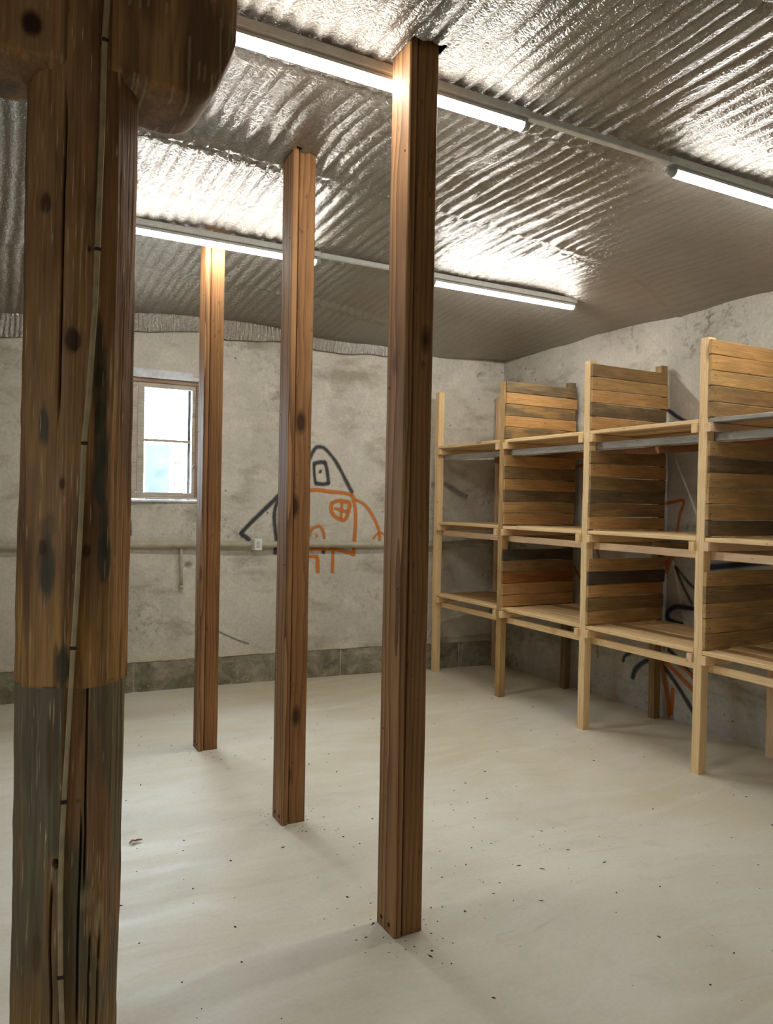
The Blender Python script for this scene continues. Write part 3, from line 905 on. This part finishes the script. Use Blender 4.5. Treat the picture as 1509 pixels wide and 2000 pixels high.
# ------------------------------------------------------------------ hewn log post with corbels
LX, LY = 0.230, 2.200
LR = 0.1385
CUT = 1.022
C_WARM = np.array(lin(164, 121, 78)[:3]); C_DARK = np.array(lin(116, 84, 56)[:3]); C_GREY = np.array(lin(124, 109, 84)[:3])
C_GREEN = np.array(lin(78, 79, 64)[:3]); C_ORANGE = np.array(lin(184, 136, 76)[:3]); C_PALE = np.array(lin(205, 182, 138)[:3])
C_KNOT = np.array(lin(52, 30, 22)[:3]); C_COOL = np.array(lin(118, 107, 84)[:3])


def log_section(name, z0, z1, R, parent, nz, upper, seed):
    th = np.concatenate([np.linspace(-math.pi * 1.5, -3.1, 24, endpoint=False), np.linspace(-3.1, -0.1, 250, endpoint=False), np.linspace(-0.1, math.pi * 0.5, 26, endpoint=False)])
    nt = len(th)
    zz = np.linspace(z0, z1, nz)
    TH, Z = np.meshgrid(th, zz, indexing='ij')
    A = TH * R
    # hewn facets: rounded octagon
    k = 8; ph = TH + 0.25
    oct_ = np.cos(math.pi / k) / np.cos((ph % (2 * math.pi / k)) - math.pi / k)
    rad = R * (0.45 + 0.55 * np.minimum(oct_, 1.06)) * 1.004
    rad = rad + (fbm(TH * 1.3 + seed, Z * 0.9, 3) - 0.5) * 0.012 + (fbm(A * 90 + seed, Z * 2.2, 3) - 0.5) * 0.006 + (fbm(A * 30, Z * 14 + seed, 2) - 0.5) * 0.003
    # colours
    n1 = fbm(A * 10 + seed, Z * 1.6, 4)[..., None]
    n2 = fbm(A * 40 + seed, Z * 2.0 + 9, 4)[..., None]
    if upper:
        col = C_DARK + (C_WARM - C_DARK) * sstep(0.32, 0.62, n1)
        wear = (sstep(1.42, 1.10, Z + (fbm(A * 25, Z * 2, 3) - 0.5) * 0.5))[..., None]
        col = col + (C_ORANGE - col) * wear * (0.4 + 0.6 * sstep(0.38, 0.56, n2))
        col = col + (C_DARK * 0.7 - col) * wear * sstep(0.62, 0.74, n2) * 0.8
    else:
        col = C_GREY * 0.72 + (C_GREY - C_GREY * 0.72) * sstep(0.3, 0.65, n1)
        col = col + (C_WARM * 0.9 - col) * sstep(0.5, 0.68, fbm(A * 14 + 7, Z * 2.3, 3))[..., None] * 0.8
        cool = sstep(-1.9, -2.15, TH + 0.0) * sstep(0.5, 0.85, Z)
        col = col + (C_COOL - col) * cool[..., None] * 0.8
        col = col + (C_ORANGE * 0.8 - col) * (sstep(0.35, 0.05, Z + (n1[..., 0] - .5) * 0.5))[..., None] * 0.6

    def ell(t, z, rt_, rz, c, amt, soft=0.5, warp=0.35):
        nonlocal col
        w_ = (fbm(A * 45, Z * 12 + t, 3) - 0.5) * warp * 2 if warp > 0 else 0.0
        d = np.sqrt(((TH - t) * R / rt_) ** 2 + ((Z - z) / rz) ** 2) + w_
        m = sstep(1.0, 1.0 - soft, d)[..., None] * amt
        col = col * (1 - m) + np.array(c) * m
        return m[..., 0]

    if upper:
        ell(-2.258, 1.675, 0.020, 0.065, C_GREEN, 0.85); ell(-2.153, 1.318, 0.030, 0.10, C_GREEN * 0.8, 0.85); ell(-2.2, 1.42, 0.03, 0.05, C_GREEN, 0.5)
        for q in np.linspace(0, 1, 6):
            ell(-1.30 + 0.17 * q, 1.86 - 0.52 * q, 0.020, 0.10, C_GREEN * 0.75, 0.75, 0.4, 0.5)
        ell(-1.817, 1.075, 0.022, 0.075, C_GREEN * 0.55, 0.9); ell(-1.95, 1.07, 0.010, 0.09, C_DARK * 0.6, 0.7)
        for (t, z, a, b) in ((-2.327, 2.227, 0.016, 0.028), (-1.764, 1.889, 0.022, 0.032), (-2.256, 1.369, 0.012, 0.026), (-1.459, 1.363, 0.013, 0.02), (-1.513, 2.122, 0.006, 0.009), (-1.36, 2.64, 0.006, 0.008), (-1.9, 1.53, 0.008, 0.02)):
            m = ell(t, z, a, b, C_KNOT, 0.85, 0.35, 0.2)
            ell(t, z, a * 1.8, b * 1.6, C_DARK * 0.8, 0.35, 0.6, 0.2)
            rad = rad - 0.003 * m
    else:
        ell(-1.86, 0.576, 0.0125, 0.0125, C_KNOT * 0.2, 1.0, 0.15, 0.0)
        rad = rad - 0.02 * (np.sqrt(((TH + 1.86) * R) ** 2 + (Z - 0.576) ** 2) < 0.010)
        ell(-1.86, 0.55, 0.035, 0.06, C_WARM, 0.4); ell(-1.30, 0.47, 0.022, 0.04, C_PALE * 0.7, 0.5); ell(-1.05, 0.40, 0.015, 0.06, C_PALE * 0.8, 0.6)
        ell(-2.0, 0.85, 0.012, 0.14, C_DARK * 0.9, 0.8); ell(-2.2, 0.35, 0.02, 0.07, C_DARK * 0.7, 0.6)
    # pale splinters
    rs = np.random.default_rng(seed)
    for _ in range(190 if upper else 110):
        t = rs.uniform(-2.95, -0.6); z = rs.uniform(z0 + .02, z1)
        if upper and z > 2.0: z = rs.uniform(2.0, 2.75)
        ell(t, z, rs.uniform(0.0009, 0.0020), rs.uniform(0.014, 0.055), C_PALE, rs.uniform(0.35, 0.9), 0.6, 0.0)
    # drying cracks
    cr_ = [(-2.0, 2.1, 0.45)] if upper else [(-1.36, 0.80, 0.34), (-1.44, 0.42, 0.30), (-1.05, 0.12, 0.30), (-1.93, 0.30, 0.25), (-1.22, 0.2, 0.2)]
    for (t, z, h) in cr_:
        d = np.abs(TH - t - (vnoise(Z * 5, Z * 0 + t) - 0.5) * 0.06) * R
        m = sstep(0.0042, 0.0012, d) * sstep(h, h * 0.7, np.abs(Z - z))
        rad = rad - 0.012 * m
        col = col * (1 - m[..., None] * 0.85)
    lean = 0.008 * (Z - 1.5)
    P = np.stack([LX + lean + rad * np.cos(TH), LY + rad * np.sin(TH), Z], -1)
    if upper:
        P[..., 2] = np.where(np.arange(nz)[None, :] == 0, z0 + (vnoise(TH * 2.2 + 3, TH * 0) - 0.5) * 0.010 - 0.006, P[..., 2])
    V = P.reshape(-1, 3).tolist(); Cc = col.reshape(-1, 3)
    Fc = []
    for i in range(nt):
        i2 = (i + 1) % nt
        for j in range(nz - 1):
            Fc.append((i * nz + j, i2 * nz + j, i2 * nz + j + 1, i * nz + j + 1))
    Fc.append(tuple(i * nz for i in range(nt))[::-1]); Fc.append(tuple(i * nz + nz - 1 for i in range(nt)))
    o = mesh_obj(name, V, Fc, M_LOG, parent, True)
    at = o.data.attributes.new('col', 'FLOAT_COLOR', 'POINT')
    buf = np.ones((len(V), 4), np.float32); buf[:, :3] = np.clip(Cc, 0.004, 1)
    at.data.foreach_set('color', buf.reshape(-1))
    return o


logp = empty('log_post', (0, 0, 0))
tag(logp, 'thick rough-hewn round log post with two corbels, in the left foreground', 'post')
log_section('log_shaft', CUT, 3.05, LR, logp, 330, True, 5)
o = log_section('log_foot', 0.0, CUT - 0.002, LR * 0.975, logp, 190, False, 9)
o['label'] = 'greyer lower section of the log below a saw step'


def corbel(sign, parent, seed):
    """side bracket: flat front, underside rising in a curve towards its end"""
    nx, ns = 64, 40
    x0, x1 = 0.05, (0.375 if sign > 0 else 0.40)
    ysp, zt = (-0.125, 0.125), 3.04
    us = np.linspace(0, 1, nx)
    bot = 2.565 + 0.004 * np.sin(us * 9) + 0.17 * np.clip((us - 0.62) / 0.38, 0, 1) ** 2.4
    if sign < 0: bot = bot - 0.010
    # ring around the section at each x: front face up, over, back
    V, Cc = [], []
    nr = 0
    for i, u in enumerate(us):
        x = x0 + (x1 - x0) * u
        xr = x
        b = bot[i]
        nfz = 48
        prof = [(ysp[0] + 0.02, b)] + [(ysp[0], b + 0.02 + (zt - b - 0.02) * q / nfz) for q in range(nfz + 1)] + [(ysp[1], b + 0.02 + (zt - b - 0.02) * (nfz - q) / nfz) for q in range(nfz + 1)] + [(ysp[1] - 0.02, b)]
        prof += [(ysp[1] - 0.02 - (ysp[1] - ysp[0] - 0.04) * q / 10, b - 0.004 * math.sin(q / 10 * math.pi)) for q in range(1, 10)]
        nr = len(prof)
        shrink = 1 - 0.10 * max(0, (u - 0.85) / 0.15) ** 2
        for (y, z) in prof:
            nz_ = float(vnoise(x * 60 + seed, z * 5)) - 0.5
            V.append((LX + 0.008 * (z - 1.5) + sign * xr, LY + (y + nz_ * 0.006) * shrink, z))
            n1 = float(fbm(np.array(x * 22 + seed), np.array(z * 3.0 + y * 8), 3))
            c = C_DARK * 0.95 + (C_WARM * 1.1 - C_DARK * 0.95) * min(1, max(0, (n1 - 0.38) / 0.25))
            if z < b + 0.01: c = c * 0.5 + C_GREY * 0.75 * 0.5
            if sign < 0:
                d = math.hypot((x - 0.135) / 0.024, (z - 2.645) / 0.032)
                k_ = max(0.0, min(1.0, (1.25 - d) / 0.5)); c = c * (1 - k_) + C_KNOT * 1.2 * k_
                if 1.2 < d < 2.2: c = c * 0.7 + C_GREY * 0.3
            if float(vnoise(x * 240 + seed, z * 14)) > 0.86: c = c * 0.5 + C_PALE * 0.4
            Cc.append(c)
    Fc = []
    for i in range(nx - 1):
        for k in range(nr):
            a = i * nr + k; b = i * nr + (k + 1) % nr
            Fc.append((a, b, b + nr, a + nr) if sign > 0 else (b, a, a + nr, b + nr))
    Fc.append(tuple(range((nx - 1) * nr, nx * nr)) if sign > 0 else tuple(range((nx - 1) * nr, nx * nr))[::-1])
    o = mesh_obj('corbel', V, Fc, M_LOG, parent, True)
    at = o.data.attributes.new('col', 'FLOAT_COLOR', 'POINT')
    buf = np.ones((len(V), 4), np.float32); buf[:, :3] = np.clip(np.array(Cc), 0.004, 1)
    at.data.foreach_set('color', buf.reshape(-1))
    bm = bmesh.new(); bm.from_mesh(o.data); bmesh.ops.recalc_face_normals(bm, faces=bm.faces[:]); bm.to_mesh(o.data); bm.free()
    # hard edges where the end grain meets the sides
    return o


corbel(1, logp, 2); corbel(-1, logp, 14)
CAB = [(-1.324, 2.95), (-1.324, 2.747), (-1.351, 2.649), (-1.356, 2.426), (-1.394, 2.168), (-1.42, 1.975), (-1.495, 1.743), (-1.546, 1.64), (-1.561, 1.524), (-1.584, 1.396), (-1.62, 1.229), (-1.653, 1.126), (-1.677, 1.01), (-1.708, 0.882), (-1.746, 0.74), (-1.77, 0.624), (-1.775, 0.495), (-1.741, 0.3), (-1.695, 0.168), (-1.68, 0.02)]
cz = np.linspace(0.02, 2.95, 110)
ct = np.interp(cz, [p[1] for p in CAB][::-1], [p[0] for p in CAB][::-1])
V, Fc = [], []
hw = 0.0058
for t, z in zip(ct, cz):
    rr = LR * 1.035 + (0.003 if z > CUT else 0.0015) + 0.002 * math.sin(z * 7)
    cx_ = LX + 0.008 * (z - 1.5)
    c = Vector((cx_ + rr * math.cos(t), LY + rr * math.sin(t), z)); tg = Vector((-math.sin(t), math.cos(t), 0)); nr_ = Vector((math.cos(t), math.sin(t), 0))
    for (a, b) in ((-1, -2.5), (-1, 0.35), (-0.55, 0.7), (0, 0.42), (0.55, 0.7), (1, 0.35), (1, -2.5)):
        V.append(tuple(c + tg * a * hw + nr_ * b * 0.004))
for i in range(len(cz) - 1):
    for k in range(6):
        a = i * 7 + k
        Fc.append((a, a + 1, a + 8, a + 7))
cable = mesh_obj('flat_cable', V, Fc, M_CABLE, logp, True)
cable['label'] = 'pale flat twin cable tacked down the front of the log'
for z in (2.645, 1.632, 0.735, 0.295, 1.12, 2.12):
    t = float(np.interp(z, [p[1] for p in CAB][::-1], [p[0] for p in CAB][::-1])); rr = LR * 1.035 + 0.003
    e_ = box_obj('cable_clip', -0.008, 0.008, -0.006, 0.003, -0.004, 0.004, M_RUST, cable, 0.001)
    e_.location = (LX + 0.008 * (z - 1.5) + rr * math.cos(t), LY + rr * math.sin(t), z); e_.rotation_euler = (0, 0, t + math.pi / 2)

# ------------------------------------------------------------------ fluorescent battens
LIGHTS = [(0.68, 1.88, 2.46, 3.0, 'long fluorescent tube light passing behind the nearest square post'),
          (2.73, 3.93, 2.46, 3.0, 'long fluorescent tube light at the right edge, above the shelving'),
          (0.62, 1.82, 4.415, 2.975, 'long fluorescent tube light in the far row, left, above the smallest post'),
          (2.68, 3.88, 4.415, 2.975, 'long fluorescent tube light in the far row, ending near the right wall')]
for (x0, x1, y, z, lab) in LIGHTS:
    e = empty('fluorescent_light', ((x0 + x1) / 2, y, z)); tag(e, lab, 'light', 'fluorescent battens on the foil ceiling')
    h = (x1 - x0) / 2
    box_obj('housing', -h - 0.03, h + 0.03, -0.024, 0.024, 0.0255, 0.058, M_TRUNK, e, 0.003)
    for nm_, a0, a1, mt in (('tube', -182, 2, M_TUBE), ('tube_back', 2, 178, M_WHITE)):   # led tube: lit diffuser below, opaque back above
        V, Fc = [], []
        for k in range(13):
            a_ = math.radians(a0 + (a1 - a0) * k / 12)
            for sx in (-h, h): V.append((sx, 0.024 * math.cos(a_), 0.024 * math.sin(a_)))
        for k in range(12): Fc.append((2 * k, 2 * k + 1, 2 * k + 3, 2 * k + 2))
        mesh_obj(nm_, V, Fc, mt, e, True)
    for s in (-1, 1):
        lh = mesh_obj('lamp_holder', *tube_geo([(s * h, 0, 0), (s * (h + 0.012), 0, 0), (s * (h + 0.014), 0, 0), (s * (h + 0.032), 0, 0)], [0.0265, 0.0265, 0.020, 0.017], 14), M_HOLDER, e, True)
        box_obj('bracket', s * (h + 0.016) - 0.009, s * (h + 0.016) + 0.009, -0.014, 0.014, 0.0, 0.03, M_HOLDER, lh, 0.002)
for (x0, x1, y, z, lab) in ((1.915, 2.695, 2.46, 3.0, 'white cable trunking between the two near fluorescent lights'), (1.855, 2.645, 4.415, 2.975, 'white cable trunking between the two far fluorescent lights')):
    o = box_obj('cable_trunking', x0, x1, y - 0.016, y + 0.016, z + 0.028, z + 0.055, M_TRUNK, None, 0.003)
    tag(o, lab, 'trunking', 'trunking between lights')

# ------------------------------------------------------------------ shelving
sh = empty('shelving_unit', (3.95, 4.0, 0))
tag(sh, 'long three-tier raw wood shelving rack with plank partitions against the right wall', 'shelving')
S0 = Vector((3.95, 4.0, 0))
FRY = [5.802, 4.845, 3.908, 2.975, 2.04]
XF0, XF1 = 3.580, 3.640        # front post
XB0, XB1 = 4.235, 4.295        # rear post
PT = 0.058
TIERS = (2.0, 1.335, 0.70)     # deck top heights
TOPS_F = (2.475, 2.445, 2.463, 2.452, 2.45); TOPS_B = (2.49, 2.495, 2.495, 2.49, 2.48)
rs = random.Random(4)


def put(name, vs, fs, mat, loc, rot=(0, 0, 0), label=None):
    o = mesh_obj(name, vs, fs, mat, sh, loc=tuple(Vector(loc) - S0), rot=rot)
    if label: o['label'] = label
    return o


for i, y in enumerate(FRY):
    n = 10 if i == 3 else 6
    vs, fs = stick(TOPS_F[i], PT, XF1 - XF0 - 0.002, n, 0.0035, 0.03, 0.003, rs)
    if i == 3:   # crooked stud with a knotty bulge
        vs = [(x, yy - 0.012 * math.exp(-((x - 1.78) / 0.16) ** 2), zz + 0.010 * math.exp(-((x - 1.78) / 0.16) ** 2)) for (x, yy, zz) in vs]
    put('post', vs, fs, M_PINE if i != 1 else PLK['T'], ((XF0 + XF1) / 2, y, 0), UP)
    vs, fs = stick(TOPS_B[i], PT, XB1 - XB0, 6, 0.003, 0.03, 0.003, rs)
    put('post', vs, fs, (M_PINE2, PLK['G'], PLK['B'], M_PINE2, M_PINE2)[i], ((XB0 + XB1) / 2, y, 0), UP)

# rails inside the posts, bearers across them, deck boards on top
for t, zt in enumerate(TIERS):
    for b in range(4):
        ya, yb_ = FRY[b + 1], FRY[b]
        mrail = M_GREYRAIL if t == 0 else (M_PINE2 if t == 1 else M_PINE)
        vs, fs = stick(yb_ - ya - 0.002, 0.026, 0.046, 4, 0.002, 0.04, 0.003, rs)
        put('rail', vs, fs, mrail, (XF1 + 0.015, ya + 0.001, zt - 0.102), (0, 0, math.pi / 2))
        vs, fs = stick(yb_ - ya - 0.002, 0.026, 0.046, 4, 0.002, 0.04, 0.003, rs)
        put('rail', vs, fs, (PLK['R'], PLK['B'], M_PINE2)[t], (XB0 - 0.015, ya + 0.001, zt - 0.102), (0, 0, math.pi / 2))
        for yy in (ya + PT / 2 + 0.019, yb_ - PT / 2 - 0.019):
            vs, fs = stick(XB1 - XF0 + 0.01, 0.036, 0.050, 2, 0.0015, 0.03, 0.003, rs)
            put('bearer', vs, fs, rs.choice((M_PINE, M_PINE, M_PINE2)), (XF0 - 0.012 + rs.uniform(-.006, .006), yy, zt - 0.052), (0, 0, 0))
        # deck
        x = XF0 + 0.002
        first = True
        while x < XB1 - 0.03:
            wdt = min(rs.uniform(0.095, 0.135), XB1 - x)
            L = yb_ - ya - PT - 0.004
            vs, fs = stick(L, wdt - 0.004, 0.024, 4, 0.0018, 0.01, 0.003, rs)
            mt = M_PINE if rs.random() < 0.7 else PLK['T']
            if first: mt = M_GREYRAIL if (t == 0 and b == 3) else M_PINE
            put('deck_board', vs, fs, mt, (x + wdt / 2, ya + PT / 2 + 0.002, zt - 0.0135 + rs.uniform(-.001, .002)), (0, 0, math.pi / 2))
            x += wdt; first = False

PANELS = {1: (('G', 'O', 'M', 'O', 'M'), ('O', 'B', 'O', 'G', 'T', 'O'), ('D', 'B', 'R', 'O', 'O')),
          2: (('B', 'T', 'O', 'G', 'O'), ('B', 'O', 'B', 'G', 'B', 'O'), ('T', 'D', 'O', 'B', 'T')),
          3: (('O', 'O', 'T', 'B', 'B'), ('T', 'G', 'T', 'T', 'T', 'G'), ('T', 'B', 'T', 'T', 'T'))}
STARTS = (2.006, 1.341, 0.706)
for i, grp in PANELS.items():
    y = FRY[i] - PT / 2 - 0.0105
    for t, cols in enumerate(grp):
        z = STARTS[t]
        for k, c in enumerate(reversed(cols)):
            hgt = 0.0885 + rs.uniform(-0.003, 0.003)
            if t == 0 and k == len(cols) - 1: hgt = 0.085
            L = 0.700 + rs.uniform(-0.008, 0.010)
            vs, fs = stick(L, hgt - 0.0042, 0.019, 2, 0.0012, 0.012, 0.0025, rs)
            o = put('side_board', vs, fs, PLK[c], (XF0 + rs.uniform(-0.002, 0.004), y + rs.uniform(-.0022, .0012), z + hgt / 2), (math.pi / 2 + rs.uniform(-0.02, 0.02), rs.uniform(-0.005, 0.005), 0))
            z += hgt
# nail heads on the boards nearest to the camera
for i in (2, 3):
    y = FRY[i] - PT / 2 - 0.0205
    for t in range(3):
        for k in range(5 + (t == 1)):
            z = STARTS[t] + 0.0885 * k + 0.03 + rs.uniform(0, 0.03)
            vs, fs = tube_geo([(0, 0.004, 0), (0, -0.0012, 0)], 0.0032, 6)
            put('nail_head', vs, fs, M_RUST, (XF0 + 0.022 + rs.uniform(0, 0.02), y, z))

# ------------------------------------------------------------------ floor litter
V, Fc = [], []
rl = random.Random(12)


def bit(x, y, s, flat=0.5):
    a = rl.uniform(0, 6.28); el = rl.uniform(1, 2.6)
    b0 = len(V)
    for (u, v, w_) in ((-1, 0, 0), (0, -1, 0), (1, 0, 0), (0, 1, 0), (0, 0, 1)):
        u *= el * rl.uniform(.7, 1.2); v *= rl.uniform(.6, 1.2)
        V.append((x + s * (u * math.cos(a) - v * math.sin(a)), y + s * (u * math.sin(a) + v * math.cos(a)), 0.0004 + w_ * s * flat))
    for k in range(4): Fc.append((b0 + k, b0 + (k + 1) % 4, b0 + 4))


for _ in range(330):
    bit(rl.uniform(0.2, 3.9), rl.uniform(1.5, 5.9), rl.choice((0.002, 0.0025, 0.0035, 0.0055)))
for (px, py, nm) in POSTS:
    for _ in range(34):
        a = rl.uniform(0, 6.28); d = abs(rl.gauss(0, 0.10)) + 0.085
        bit(px + PW / 2 + d * math.cos(a), py + PD / 2 + d * math.sin(a), rl.choice((0.0015, 0.0025, 0.0035)))
for _ in range(60):
    bit(rl.gauss(1.95, 0.35), rl.gauss(2.9, 0.3), rl.choice((0.0015, 0.0025, 0.004)))
o = mesh_obj('floor_debris', V, Fc, M_DEBRIS)
tag(o, 'scattered dark crumbs and wood chips lying on the concrete floor', 'debris', kind='stuff')
V, Fc = [], []
for k in range(9):
    t = k / 8; wv_ = 0.011 * math.sin(math.pi * t) * (1 + 0.4 * math.sin(k * 2.3)); z = 0.003 + 0.006 * math.sin(math.pi * t) + 0.003 * math.sin(k)
    for s in (-1, 0, 1): V.append((-0.03 + 0.06 * t, s * wv_ + 0.006 * math.sin(t * 4), z + (0.003 if s else 0) + 0.001))
for k in range(8):
    for s in range(2):
        a = k * 3 + s; Fc.append((a, a + 3, a + 4, a + 1))
o = mesh_obj('dry_leaf', V, Fc, M_LEAF, None, True, loc=(0.62, 3.42, 0.0), rot=(0, 0, 0.4))
m_ = o.modifiers.new('thickness', 'SOLIDIFY'); m_.thickness = 0.001
tag(o, 'small curled reddish dry leaf on the floor left of the middle post', 'leaf')
